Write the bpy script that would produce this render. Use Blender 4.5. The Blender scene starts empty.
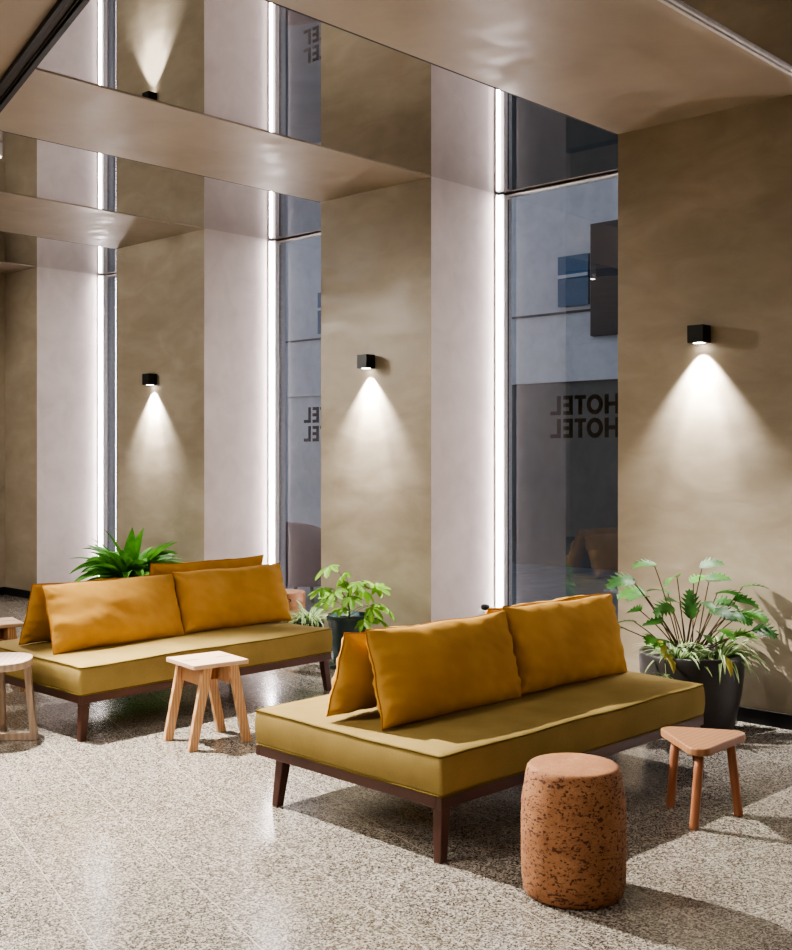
import bpy, bmesh, math, random
from mathutils import Vector, Matrix, noise
random.seed(7)
PI = math.pi
COL = bpy.context.scene.collection
sc = bpy.context.scene

# ------------------------------------------------------------------ mesh builder
class MB:
    def __init__(s): s.v = []; s.f = []; s.m = []
    def add(s, vs, fs, mi=0, M=None):
        o = len(s.v)
        for p in vs:
            p = Vector(p)
            s.v.append(M @ p if M else p)
        for f in fs:
            s.f.append([i + o for i in f]); s.m.append(mi)
        return s
    def box(s, c, d, mi=0, M=None):
        x, y, z = c; a, b, e = d[0] / 2, d[1] / 2, d[2] / 2
        vs = [(x + i * a, y + j * b, z + k * e) for k in (-1, 1) for j in (-1, 1) for i in (-1, 1)]
        return s.add(vs, [(0, 2, 3, 1), (4, 5, 7, 6), (0, 1, 5, 4), (2, 6, 7, 3), (0, 4, 6, 2), (1, 3, 7, 5)], mi, M)
    def bx(s, x0, x1, y0, y1, z0, z1, mi=0):
        return s.box(((x0 + x1) / 2, (y0 + y1) / 2, (z0 + z1) / 2), (x1 - x0, y1 - y0, z1 - z0), mi)
    def bar(s, p0, p1, a0, b0, a1=None, b1=None, ax=(1, 0, 0), mi=0):
        """rectangular section bar with horizontal cuts: section a along ax, b along z x ax"""
        a1 = a0 if a1 is None else a1; b1 = b0 if b1 is None else b1
        A = Vector(ax).normalized(); B = Vector((0, 0, 1)).cross(A)
        vs = []
        for p, a, b in ((p0, a0, b0), (p1, a1, b1)):
            p = Vector(p)
            vs += [p - A * a / 2 - B * b / 2, p + A * a / 2 - B * b / 2, p + A * a / 2 + B * b / 2, p - A * a / 2 + B * b / 2]
        return s.add(vs, [(3, 2, 1, 0), (4, 5, 6, 7), (0, 1, 5, 4), (1, 2, 6, 5), (2, 3, 7, 6), (3, 0, 4, 7)], mi)
    def tube(s, pts, r, n=8, closed=False, mi=0, r1=None):
        pts = [Vector(p) for p in pts]; L = len(pts); vs = []; up = Vector((0, 0, 1))
        for i, p in enumerate(pts):
            t = (pts[(i + 1) % L] - pts[i - 1]) if closed else (pts[min(i + 1, L - 1)] - pts[max(i - 1, 0)])
            t.normalize()
            a = t.cross(up if abs(t.z) < .95 else Vector((1, 0, 0))).normalized(); b = t.cross(a)
            rr = r if r1 is None else r + (r1 - r) * i / (L - 1)
            for k in range(n):
                an = 2 * PI * k / n
                vs.append(p + a * rr * math.cos(an) + b * rr * math.sin(an))
        fs = []
        for i in range(L if closed else L - 1):
            j = (i + 1) % L
            for k in range(n):
                k2 = (k + 1) % n
                fs.append((i * n + k, i * n + k2, j * n + k2, j * n + k))
        if not closed:
            fs.append(tuple(range(n))[::-1]); fs.append(tuple((L - 1) * n + k for k in range(n)))
        return s.add(vs, fs, mi)
    def lathe(s, prof, c=(0, 0, 0), n=48, mi=0):
        vs = []; fs = []; L = len(prof)
        for r, z in prof:
            for k in range(n):
                a = 2 * PI * k / n
                vs.append((c[0] + r * math.cos(a), c[1] + r * math.sin(a), c[2] + z))
        for i in range(L - 1):
            for k in range(n):
                k2 = (k + 1) % n
                fs.append((i * n + k, i * n + k2, (i + 1) * n + k2, (i + 1) * n + k))
        fs.append(tuple(range(n))[::-1]); fs.append(tuple((L - 1) * n + k for k in range(n)))
        return s.add(vs, fs, mi)
    def prism(s, poly, z0, z1, mi=0, M=None):
        n = len(poly)
        vs = [(p[0], p[1], z0) for p in poly] + [(p[0], p[1], z1) for p in poly]
        fs = [tuple(range(n))[::-1], tuple(range(n, 2 * n))] + [(i, (i + 1) % n, n + (i + 1) % n, n + i) for i in range(n)]
        return s.add(vs, fs, mi, M)
    def build(s, name, mats, parent=None, smooth=False, bevel=0, origin=None, segs=2):
        me = bpy.data.meshes.new(name)
        org = Vector(origin) if origin else Vector((0, 0, 0))
        me.from_pydata([tuple(p - org) for p in s.v], [], s.f)
        if not isinstance(mats, (list, tuple)): mats = [mats]
        for m in mats: me.materials.append(m)
        for p, i in zip(me.polygons, s.m): p.material_index = i; p.use_smooth = smooth
        me.validate(); me.update()
        bm = bmesh.new(); bm.from_mesh(me); bmesh.ops.recalc_face_normals(bm, faces=bm.faces); bm.to_mesh(me); bm.free()
        o = bpy.data.objects.new(name, me); COL.objects.link(o); o.location = org
        if parent: o.parent = parent
        if bevel:
            b = o.modifiers.new('bevel', 'BEVEL'); b.width = bevel; b.segments = segs; b.limit_method = 'ANGLE'; b.angle_limit = .6
            for p in me.polygons: p.use_smooth = True
            w = o.modifiers.new('wn', 'WEIGHTED_NORMAL'); w.keep_sharp = True
        return o

def tag(o, label=None, cat=None, group=None, kind=None):
    if label: o['label'] = label
    if cat: o['category'] = cat
    if group: o['group'] = group
    if kind: o['kind'] = kind
    return o
def thing(name, label, cat, loc=(0, 0, 0), rz=0, group=None):
    o = bpy.data.objects.new(name, None); COL.objects.link(o); o.empty_display_size = .1
    o.location = loc; o.rotation_euler = (0, 0, rz)
    return tag(o, label, cat, group)
def copy_tree(o, parent=None):
    c = o.copy(); COL.objects.link(c)
    if parent: c.parent = parent
    for ch in [x for x in bpy.data.objects if x.parent == o]: copy_tree(ch, c)
    return c

# ------------------------------------------------------------------ materials
def new_mat(name):
    m = bpy.data.materials.new(name); m.use_nodes = True
    nt = m.node_tree; b = nt.nodes['Principled BSDF']
    return m, nt, b
def N(nt, t, **kw):
    n = nt.nodes.new(t)
    for k, v in kw.items():
        if k in n.inputs: n.inputs[k].default_value = v
        else: setattr(n, k, v)
    return n
def ramp(nt, fac, stops):
    r = nt.nodes.new('ShaderNodeValToRGB'); nt.links.new(fac, r.inputs[0])
    e = r.color_ramp.elements
    while len(e) < len(stops): e.new(.5)
    for el, (p, c) in zip(e, stops): el.position = p; el.color = (*c, 1) if len(c) == 3 else c
    return r
def coords(nt, scale=(1, 1, 1), rot=(0, 0, 0), kind='Object'):
    tc = nt.nodes.new('ShaderNodeTexCoord'); mp = nt.nodes.new('ShaderNodeMapping')
    mp.inputs['Scale'].default_value = scale; mp.inputs['Rotation'].default_value = rot
    nt.links.new(tc.outputs[kind], mp.inputs[0]); return mp.outputs[0]
def world_pos(nt, scale=(1, 1, 1), rot=(0, 0, 0)):
    g = nt.nodes.new('ShaderNodeNewGeometry'); mp = nt.nodes.new('ShaderNodeMapping')
    mp.inputs['Scale'].default_value = scale; mp.inputs['Rotation'].default_value = rot
    nt.links.new(g.outputs['Position'], mp.inputs[0]); return mp.outputs[0]
def bump(nt, b, h, strength=.2, dist=.01):
    n = N(nt, 'ShaderNodeBump', Strength=strength, Distance=dist)
    nt.links.new(h, n.inputs['Height']); nt.links.new(n.outputs[0], b.inputs['Normal'])
def plain(name, c, rough=.5, metal=0, spec=.5, emit=None, es=0):
    m, nt, b = new_mat(name)
    ns = N(nt, 'ShaderNodeTexNoise', Scale=25.0, Detail=3.0)
    nt.links.new(coords(nt), ns.inputs['Vector'])
    r = ramp(nt, ns.outputs[0], [(.3, tuple(x * .9 for x in c)), (.7, tuple(min(1, x * 1.08) for x in c))])
    nt.links.new(r.outputs[0], b.inputs['Base Color'])
    b.inputs['Roughness'].default_value = rough; b.inputs['Metallic'].default_value = metal
    b.inputs['Specular IOR Level'].default_value = spec
    if emit: b.inputs['Emission Color'].default_value = (*emit, 1); b.inputs['Emission Strength'].default_value = es
    return m
def plaster(name, dark, mid, light, rough=.5, contrast=1.0, spec=.4, stretch=(1, 1, 1)):
    m, nt, b = new_mat(name)
    p = world_pos(nt, stretch)
    n1 = N(nt, 'ShaderNodeTexNoise', Scale=1.5, Detail=6.0, Roughness=.58, Distortion=.5)
    n2 = N(nt, 'ShaderNodeTexNoise', Scale=4.5, Detail=5.0, Roughness=.55, Distortion=.7)
    for n in (n1, n2): nt.links.new(p, n.inputs['Vector'])
    mx = N(nt, 'ShaderNodeMath', operation='ADD'); mu = N(nt, 'ShaderNodeMath', operation='MULTIPLY'); mu.inputs[1].default_value = .5
    nt.links.new(n1.outputs[0], mx.inputs[0]); nt.links.new(n2.outputs[0], mx.inputs[1]); nt.links.new(mx.outputs[0], mu.inputs[0])
    r = ramp(nt, mu.outputs[0], [(.34, dark), (.5, mid), (.66, light)])
    nt.links.new(r.outputs[0], b.inputs['Base Color'])
    rr = N(nt, 'ShaderNodeMapRange'); rr.inputs['From Min'].default_value = .35; rr.inputs['From Max'].default_value = .65
    rr.inputs['To Min'].default_value = rough - .1; rr.inputs['To Max'].default_value = rough + .12
    nt.links.new(n2.outputs[0], rr.inputs['Value']); nt.links.new(rr.outputs[0], b.inputs['Roughness'])
    b.inputs['Specular IOR Level'].default_value = spec
    bump(nt, b, n2.outputs[0], .12, .01)
    return m
def wood(name, dark, light, rough=.5, scale=(1, 1, 1), ring=14.0, axis='X', spec=.4):
    m, nt, b = new_mat(name)
    p = coords(nt, scale)
    n0 = N(nt, 'ShaderNodeTexNoise', Scale=3.0, Detail=3.0)
    w = N(nt, 'ShaderNodeTexWave', Scale=ring, Distortion=3.5, Detail=3.0); w.bands_direction = axis
    w.inputs['Detail Scale'].default_value = 1.5
    n2 = N(nt, 'ShaderNodeTexNoise', Scale=60.0, Detail=3.0)
    for n in (n0, w, n2): nt.links.new(p, n.inputs['Vector'])
    mx = N(nt, 'ShaderNodeMix', data_type='FLOAT'); mx.inputs['Factor'].default_value = .5
    nt.links.new(w.outputs['Fac'], mx.inputs[2]); nt.links.new(n0.outputs[0], mx.inputs[3])
    mx2 = N(nt, 'ShaderNodeMix', data_type='FLOAT'); mx2.inputs['Factor'].default_value = .25
    nt.links.new(mx.outputs[0], mx2.inputs[2]); nt.links.new(n2.outputs[0], mx2.inputs[3])
    r = ramp(nt, mx2.outputs[0], [(.25, dark), (.75, light)])
    nt.links.new(r.outputs[0], b.inputs['Base Color']); b.inputs['Roughness'].default_value = rough
    b.inputs['Specular IOR Level'].default_value = spec
    bump(nt, b, mx2.outputs[0], .08, .003)
    return m
def fabric(name, dark, light, rough=.85, weave=420.0, sheen=.1, bs=.15, spots=.35):
    m, nt, b = new_mat(name)
    p = coords(nt)
    n0 = N(nt, 'ShaderNodeTexNoise', Scale=5.0, Detail=4.0)
    n1 = N(nt, 'ShaderNodeTexNoise', Scale=weave * .5, Detail=2.0)
    for n in (n0, n1): nt.links.new(p, n.inputs['Vector'])
    mx = N(nt, 'ShaderNodeMix', data_type='FLOAT'); mx.inputs['Factor'].default_value = spots
    nt.links.new(n0.outputs[0], mx.inputs[2]); nt.links.new(n1.outputs[0], mx.inputs[3])
    r = ramp(nt, mx.outputs[0], [(.35, dark), (.65, light)])
    nt.links.new(r.outputs[0], b.inputs['Base Color']); b.inputs['Roughness'].default_value = rough
    b.inputs['Specular IOR Level'].default_value = .25
    b.inputs['Sheen Weight'].default_value = sheen; b.inputs['Sheen Roughness'].default_value = .5
    b.inputs['Sheen Tint'].default_value = (*light, 1)
    bump(nt, b, n1.outputs[0], bs, .002)
    return m
def leafmat(name, dark, light, rough=.4):
    m, nt, b = new_mat(name)
    p = coords(nt)
    n0 = N(nt, 'ShaderNodeTexNoise', Scale=9.0, Detail=3.0); nt.links.new(p, n0.inputs['Vector'])
    r = ramp(nt, n0.outputs[0], [(.3, dark), (.7, light)])
    nt.links.new(r.outputs[0], b.inputs['Base Color']); b.inputs['Roughness'].default_value = rough + .1; b.inputs['Specular IOR Level'].default_value = .3
    tr = nt.nodes.new('ShaderNodeBsdfTranslucent'); nt.links.new(r.outputs[0], tr.inputs[0])
    mx = nt.nodes.new('ShaderNodeMixShader'); mx.inputs[0].default_value = .3
    out = nt.nodes['Material Output']
    nt.links.new(b.outputs[0], mx.inputs[1]); nt.links.new(tr.outputs[0], mx.inputs[2]); nt.links.new(mx.outputs[0], out.inputs[0])
    return m

M_pier = plaster('pier_plaster', (.25, .208, .15), (.31, .262, .195), (.385, .332, .255), .48, stretch=(1, .55, 1.25))
M_soffit = plaster('soffit_plaster', (.30, .245, .185), (.36, .30, .235), (.42, .36, .29), .42, spec=.5)
M_reveal = plaster('reveal_plaster', (.56, .50, .48), (.64, .575, .55), (.70, .64, .61), .55)
M_hall = plaster('hall_plaster', (.34, .29, .22), (.42, .36, .28), (.48, .42, .34), .6)
M_black = plain('black_powder_coat', (.006, .0055, .006), .5, 0, .3)
M_baseb = plain('black_skirting_paint', (.006, .006, .007), .4)
M_track = plain('track_bronze', (.05, .04, .032), .5, .2, .3)
M_alu = plain('brushed_aluminium', (.55, .54, .54), .35, .7)
M_jamb = plain('white_jamb_paint', (.62, .6, .6), .5)
M_dark = plain('dark_gap', (.01, .009, .009), .7)
M_walnut = wood('walnut', (.055, .021, .014), (.095, .038, .026), .42, (1, 1, .3), .7, 'X')
M_pine = wood('pale_ash', (.40, .215, .10), (.62, .40, .235), .55, (1, 1, .25), 18.0, 'X')
M_pine_top = wood('pale_ash_top', (.52, .36, .25), (.68, .51, .38), .5, (.2, 1, 1), 16.0, 'Y')
M_beech = wood('beige_beech', (.36, .27, .205), (.50, .385, .30), .5, (1, 1, .3), 10.0, 'X')
M_red = wood('oiled_cherry', (.26, .095, .045), (.40, .17, .085), .45, (1, 1, .2), 12.0, 'X')
M_redtop = wood('oiled_cherry_top', (.30, .145, .070), (.42, .22, .115), .45, (.3, 1, 1), 12.0, 'Y')
M_seat = fabric('olive_wool', (.225, .162, .052), (.305, .222, .076), .9, 500, .15, .25)
M_pipe = fabric('olive_piping', (.10, .068, .010), (.17, .12, .022), .9)
M_pillow = fabric('mustard_cotton', (.43, .235, .048), (.54, .31, .072), .8, 500, .12, .1, .2)
M_pseam = fabric('mustard_seam', (.28, .11, .010), (.42, .18, .018), .85)
M_planter = plain('charcoal_planter', (.030, .027, .027), .38, .15)
M_soil = plain('dark_soil', (.02, .014, .01), .95)
M_leaf_d = leafmat('leaf_deep', (.010, .050, .010), (.05, .16, .025))
M_leaf_m = leafmat('leaf_mid', (.025, .10, .012), (.09, .26, .035))
M_leaf_l = leafmat('leaf_lime', (.12, .30, .025), (.28, .50, .06))
M_leaf_b = leafmat('leaf_bright', (.03, .14, .015), (.11, .32, .035))
M_leaf_w = leafmat('leaf_cream', (.30, .40, .18), (.52, .58, .34))
M_leaf_y = leafmat('leaf_yellow', (.38, .30, .05), (.50, .46, .10))
M_stem = leafmat('stem_maroon', (.05, .03, .015), (.12, .07, .03))
M_stem_g = leafmat('stem_green', (.07, .13, .03), (.14, .22, .05))
M_letter = plain('black_vinyl', (.002, .002, .002), 1.0, 0, 0.0)

def mk_mirror():
    m, nt, b = new_mat('ceiling_mirror_film')
    b.inputs['Base Color'].default_value = (.74, .73, .73, 1); b.inputs['Metallic'].default_value = 1
    b.inputs['Roughness'].default_value = .0
    return m
M_mirror = mk_mirror()
def mk_glass():
    m, nt, b = new_mat('window_glass'); nt.nodes.remove(b)
    g = N(nt, 'ShaderNodeBsdfGlossy', Roughness=0.0); g.inputs['Color'].default_value = (.92, .96, 1, 1)
    t = nt.nodes.new('ShaderNodeBsdfTransparent'); t.inputs[0].default_value = (.86, .92, .97, 1)
    f = N(nt, 'ShaderNodeLayerWeight'); pw = N(nt, 'ShaderNodeMath', operation='POWER'); pw.inputs[1].default_value = 3.0
    nt.links.new(f.outputs['Facing'], pw.inputs[0])
    mu = N(nt, 'ShaderNodeMath', operation='MULTIPLY_ADD'); mu.inputs[1].default_value = .9; mu.inputs[2].default_value = .17; mu.use_clamp = True
    nt.links.new(pw.outputs[0], mu.inputs[0])
    mx = nt.nodes.new('ShaderNodeMixShader')
    nt.links.new(mu.outputs[0], mx.inputs[0]); nt.links.new(t.outputs[0], mx.inputs[1]); nt.links.new(g.outputs[0], mx.inputs[2])
    nt.links.new(mx.outputs[0], nt.nodes['Material Output'].inputs[0])
    return m
M_glass = mk_glass()
def mk_emit(name, c, s):
    m, nt, b = new_mat(name); nt.nodes.remove(b)
    e = N(nt, 'ShaderNodeEmission', Strength=s); e.inputs[0].default_value = (*c, 1)
    nt.links.new(e.outputs[0], nt.nodes['Material Output'].inputs[0]); return m
M_led = mk_emit('led_diffuser', (1, .90, .89), 68)
M_lens = mk_emit('lamp_lens', (1, .93, .82), 30)

def mk_terrazzo():
    m, nt, b = new_mat('terrazzo')
    p = world_pos(nt)
    # chips: three sizes of broken voronoi cells
    def chips(scale, seed, lo, hi):
        mp = N(nt, 'ShaderNodeMapping'); mp.inputs['Location'].default_value = (seed, seed * 1.7, 0); nt.links.new(p, mp.inputs[0])
        ns = N(nt, 'ShaderNodeTexNoise', Scale=scale * .9, Detail=1.0); nt.links.new(mp.outputs[0], ns.inputs['Vector'])
        vm = N(nt, 'ShaderNodeVectorMath', operation='SCALE'); vm.inputs['Scale'].default_value = .8 / scale
        nt.links.new(ns.outputs['Color'], vm.inputs[0])
        ad = N(nt, 'ShaderNodeVectorMath', operation='ADD'); nt.links.new(mp.outputs[0], ad.inputs[0]); nt.links.new(vm.outputs[0], ad.inputs[1])
        v = N(nt, 'ShaderNodeTexVoronoi', Scale=scale); v.voronoi_dimensions = '2D'; nt.links.new(ad.outputs[0], v.inputs['Vector'])
        sx = N(nt, 'ShaderNodeSeparateXYZ'); nt.links.new(v.outputs['Color'], sx.inputs[0])
        e = N(nt, 'ShaderNodeTexVoronoi', Scale=scale); e.voronoi_dimensions = '2D'; e.feature = 'DISTANCE_TO_EDGE'; nt.links.new(ad.outputs[0], e.inputs['Vector'])
        gt = N(nt, 'ShaderNodeMath', operation='GREATER_THAN'); gt.inputs[1].default_value = .07; nt.links.new(e.outputs['Distance'], gt.inputs[0])
        a = N(nt, 'ShaderNodeMath', operation='GREATER_THAN'); a.inputs[1].default_value = lo; nt.links.new(sx.outputs[0], a.inputs[0])
        mu = N(nt, 'ShaderNodeMath', operation='MULTIPLY'); nt.links.new(gt.outputs[0], mu.inputs[0]); nt.links.new(a.outputs[0], mu.inputs[1])
        return mu.outputs[0], sx.outputs[1]
    nb = N(nt, 'ShaderNodeTexNoise', Scale=1.2, Detail=3.0); nt.links.new(p, nb.inputs['Vector'])
    base = ramp(nt, nb.outputs[0], [(.35, (.375, .345, .30)), (.65, (.45, .415, .365))]).outputs[0]
    def over(base, mask, colr):
        mx = N(nt, 'ShaderNodeMix', data_type='RGBA'); nt.links.new(mask, mx.inputs['Factor'])
        nt.links.new(base, mx.inputs[6]); nt.links.new(colr, mx.inputs[7]); return mx.outputs[2]
    k1, c1 = chips(120, 0, .38, 1); base = over(base, k1, ramp(nt, c1, [(0, (.018, .016, .015)), (.5, (.06, .052, .046)), (.72, (.22, .195, .165)), (1, (.52, .48, .425))]).outputs[0])
    k2, c2 = chips(190, 3.1, .42, 1); base = over(base, k2, ramp(nt, c2, [(0, (.02, .018, .017)), (.5, (.10, .088, .075)), (1, (.36, .32, .27))]).outputs[0])
    # joints of the 0.45 x 0.9 tiles, turned 16.5 degrees
    br = N(nt, 'ShaderNodeTexBrick', Scale=1.0); br.offset = .5; br.squash = 1
    br.inputs['Brick Width'].default_value = .9; br.inputs['Row Height'].default_value = .45; br.inputs['Mortar Size'].default_value = .0017
    br.inputs['Mortar Smooth'].default_value = 0
    br.inputs['Color1'].default_value = (0, 0, 0, 1); br.inputs['Color2'].default_value = (0, 0, 0, 1); br.inputs['Mortar'].default_value = (1, 1, 1, 1)
    g = nt.nodes.new('ShaderNodeNewGeometry'); mp = N(nt, 'ShaderNodeMapping'); mp.vector_type = 'POINT'
    mp.inputs['Rotation'].default_value = (0, 0, math.radians(-73.4)); mp.inputs['Location'].default_value = (0, .055, 0)
    nt.links.new(g.outputs['Position'], mp.inputs[0]); nt.links.new(mp.outputs[0], br.inputs['Vector'])
    jc = N(nt, 'ShaderNodeRGB'); jc.outputs[0].default_value = (.48, .44, .39, 1)
    base = over(base, br.outputs['Fac'], jc.outputs[0])
    # each tile drifts a little in tone
    nt.links.new(base, b.inputs['Base Color'])
    nr = N(nt, 'ShaderNodeTexNoise', Scale=2.3, Detail=3.0); nt.links.new(p, nr.inputs['Vector'])
    rr = ramp(nt, nr.outputs[0], [(.3, (.13,) * 3), (.7, (.24,) * 3)])
    nt.links.new(rr.outputs[0], b.inputs['Roughness']); b.inputs['Specular IOR Level'].default_value = .4
    return m
M_floor = mk_terrazzo()
def mk_cork():
    m, nt, b = new_mat('turned_cork')
    p = coords(nt, (1, 1, 2.6))
    n0 = N(nt, 'ShaderNodeTexNoise', Scale=9.0, Detail=5.0, Roughness=.65)
    n1 = N(nt, 'ShaderNodeTexNoise', Scale=26.0, Detail=5.0, Roughness=.65, Distortion=.2)
    nf = N(nt, 'ShaderNodeTexNoise', Scale=220.0, Detail=2.0)
    p2 = coords(nt, (1, 1, 1.5))
    v = N(nt, 'ShaderNodeTexNoise', Scale=75.0, Detail=2.0, Roughness=.5, Distortion=.2)
    for n in (n0, n1): nt.links.new(p, n.inputs['Vector'])
    for n in (nf, v): nt.links.new(p2, n.inputs['Vector'])
    base = ramp(nt, n0.outputs[0], [(.3, (.29, .125, .052)), (.55, (.39, .18, .080)), (.75, (.47, .24, .115))]).outputs[0]
    fine = ramp(nt, nf.outputs[0], [(.3, (.72,) * 3), (.7, (1.1,) * 3)]).outputs[0]
    mm = N(nt, 'ShaderNodeMix', data_type='RGBA', blend_type='MULTIPLY'); mm.inputs[0].default_value = 1
    nt.links.new(base, mm.inputs[6]); nt.links.new(fine, mm.inputs[7])
    pit = ramp(nt, v.outputs[0], [(.575, (0,) * 3), (.63, (1,) * 3)]).outputs[0]
    pit2 = ramp(nt, n1.outputs[0], [(.56, (0,) * 3), (.63, (1,) * 3)]).outputs[0]
    mxp = N(nt, 'ShaderNodeMath', operation='MAXIMUM'); nt.links.new(pit, mxp.inputs[0]); nt.links.new(pit2, mxp.inputs[1])
    # the flat top is nearly free of pits
    g = nt.nodes.new('ShaderNodeNewGeometry'); sx = N(nt, 'ShaderNodeSeparateXYZ'); nt.links.new(g.outputs['Normal'], sx.inputs[0])
    om = N(nt, 'ShaderNodeMapRange'); om.inputs['From Min'].default_value = .5; om.inputs['From Max'].default_value = .9
    om.inputs['To Min'].default_value = 1; om.inputs['To Max'].default_value = .12; nt.links.new(sx.outputs[2], om.inputs['Value'])
    pm = N(nt, 'ShaderNodeMath', operation='MULTIPLY'); nt.links.new(mxp.outputs[0], pm.inputs[0]); nt.links.new(om.outputs[0], pm.inputs[1])
    mx = N(nt, 'ShaderNodeMix', data_type='RGBA'); nt.links.new(pm.outputs[0], mx.inputs[0]); nt.links.new(mm.outputs[2], mx.inputs[6])
    mx.inputs[7].default_value = (.085, .028, .012, 1)
    nt.links.new(mx.outputs[2], b.inputs['Base Color']); b.inputs['Roughness'].default_value = .8
    iv = N(nt, 'ShaderNodeMath', operation='SUBTRACT'); iv.inputs[0].default_value = 1; nt.links.new(pm.outputs[0], iv.inputs[1])
    bump(nt, b, iv.outputs[0], .5, .004)
    return m
M_cork = mk_cork()

# ------------------------------------------------------------------ dimensions of the room
XW, XG, H = 6.19, 7.04, 3.61          # pier face, glass, soffit
YL, YR, XB = 11.93, -3.0, -3.2        # left wall, right wall, wall behind the camera
piers = [(-3.0, 1.05), (2.63, 3.905), (5.50, 6.69), (8.24, 9.67), (11.22, 11.93)]
bays = [(1.05, 2.63), (3.905, 5.50), (6.69, 8.24), (9.67, 11.22)]
def barx(y): return 2.72 + (y - 4.5) * .2825       # right edge of the diagonal ceiling channel

fl = MB().bx(XB, XG, YR, YL, -.08, 0); tag(fl.build('floor', M_floor), kind='structure')
tag(MB().bx(XB - .1, XG, YL, YL + .12, -.08, H + .2).build('wall_left', M_hall), kind='structure')
tag(MB().bx(XB - .1, XG, YR - .12, YR, -.08, H + .2).build('wall_right', M_hall), kind='structure')
tag(MB().bx(XB - .12, XB, YR, YL, -.08, H + .2).build('wall_front', M_hall), kind='structure')
for i, (a, b) in enumerate(piers):
    a2 = a if i else YR
    m = MB(); m.bx(XW, XG + .12, a2, b, -.08, H + .03)
    # front face = pier plaster, sides = pale reveal plaster
    for k, f in enumerate(m.f):
        c = sum((m.v[j] for j in f), Vector()) / 4
        m.m[k] = 0 if abs(c.x - XW) < .01 else 1
    tag(m.build('wall_pier_%d' % (i + 1), [M_pier, M_reveal]), kind='structure')
    tag(MB().bx(XW - .012, XW + .005, a2, b, 0, .085).build('baseboard_pier_%d' % (i + 1), M_baseb, bevel=.002), kind='structure')
tag(MB().bx(XB, XW - .012, YL - .014, YL, 0, .085).build('baseboard_left', M_baseb), kind='structure')
tag(MB().bx(XB, XB + .014, YR, YL - .014, 0, .085).build('baseboard_front', M_baseb), kind='structure')
tag(MB().bx(XB + .014, XW - .012, YR, YR + .014, 0, .085).build('baseboard_right', M_baseb), kind='structure')

# ceiling of the hall beyond the diagonal channel, roof slab over everything
def slab(name, poly, z0, z1, m): return tag(MB().prism(poly, z0, z1).build(name, m), kind='structure')
slab('ceiling', [(XB, YR), (barx(YR) - .11, YR), (barx(YL) - .11, YL), (XB, YL)], H, H + .06, M_soffit)
for i, (a, b) in enumerate(piers):
    a2 = a if i else YR
    slab('ceiling_beam_%d' % (i + 1), [(barx(a2), a2), (XW + .01, a2), (XW + .01, b), (barx(b), b)], H, H + .14, M_soffit)
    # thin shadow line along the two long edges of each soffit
for i, (a, b) in enumerate(bays):
    slab('ceiling_mirror_%d' % (i + 1), [(barx(a), a), (XG + .1, a), (XG + .1, b), (barx(b), b)], H + .006, H + .05, M_mirror)
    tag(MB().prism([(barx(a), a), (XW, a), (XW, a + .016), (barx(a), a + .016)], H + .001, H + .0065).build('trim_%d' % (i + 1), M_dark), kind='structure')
# pale aluminium edge profile on the near edge of the right-hand beam
tag(MB().bx(barx(2.63), XW, 2.575, 2.592, H - .004, H + .018).bx(barx(2.63), XW, 2.606, 2.626, H - .004, H + .018).build('trim_9', M_jamb, bevel=.002), kind='structure')
# diagonal channel
ch = thing('ceiling_track', 'dark bronze ceiling channel running diagonally across the top left of the hall', 'track', (2.7, 4.5, H))
def chan(o0, o1, z0, z1):
    p = []
    for y in (YR, YL): p += [(barx(y) + o0 - 2.7, y - 4.5), (barx(y) + o1 - 2.7, y - 4.5)]
    return MB().prism([p[0], p[1], p[3], p[2]], z0, z1)
chan(-.11, 0, .0, .02).build('channel_base', M_dark, ch)
chan(-.11, -.085, -.03, .0).build('flange', M_black, ch)
chan(-.03, 0, -.03, .0).build('flange', M_black, ch)
chan(-.072, -.048, -.012, .0).build('centre_rib', M_track, ch)
chan(-.0445, -.040, -.022, .0).build('centre_rib', M_track, ch)

# windows
for i, (a, b) in enumerate(bays):
    w = bpy.data.objects.new('window_%d' % (i + 1), None); COL.objects.link(w); w.location = (XG, (a + b) / 2, 0); tag(w, kind='structure')
    yc = (a + b) / 2
    f = MB()
    f.bx(-.055, .05, a - yc, a - yc + .055, 0, H); f.bx(-.055, .05, b - yc - .055, b - yc, 0, H)
    f.bx(-.03, .05, a - yc + .045, b - yc - .045, 0, .05)
    f.bx(-.03, .05, a - yc + .045, b - yc - .045, H - .014, H)
    f.build('window_frame', M_jamb, w, bevel=.004)
    MB().bx(-.006, .0, a - yc + .055, a - yc + .062, .05, H - .035).bx(-.006, .0, b - yc - .062, b - yc - .055, .05, H - .035).build('gasket', M_dark, w)
    MB().add([(.008, a - yc + .04, .02), (.008, b - yc - .04, .02), (.008, b - yc - .04, H - .01), (.008, a - yc + .04, H - .01)], [(3, 2, 1, 0)]).build('pane', M_glass, w)
led_names = ['right window bay, at the nearest, mostly hidden edge', '']
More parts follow.
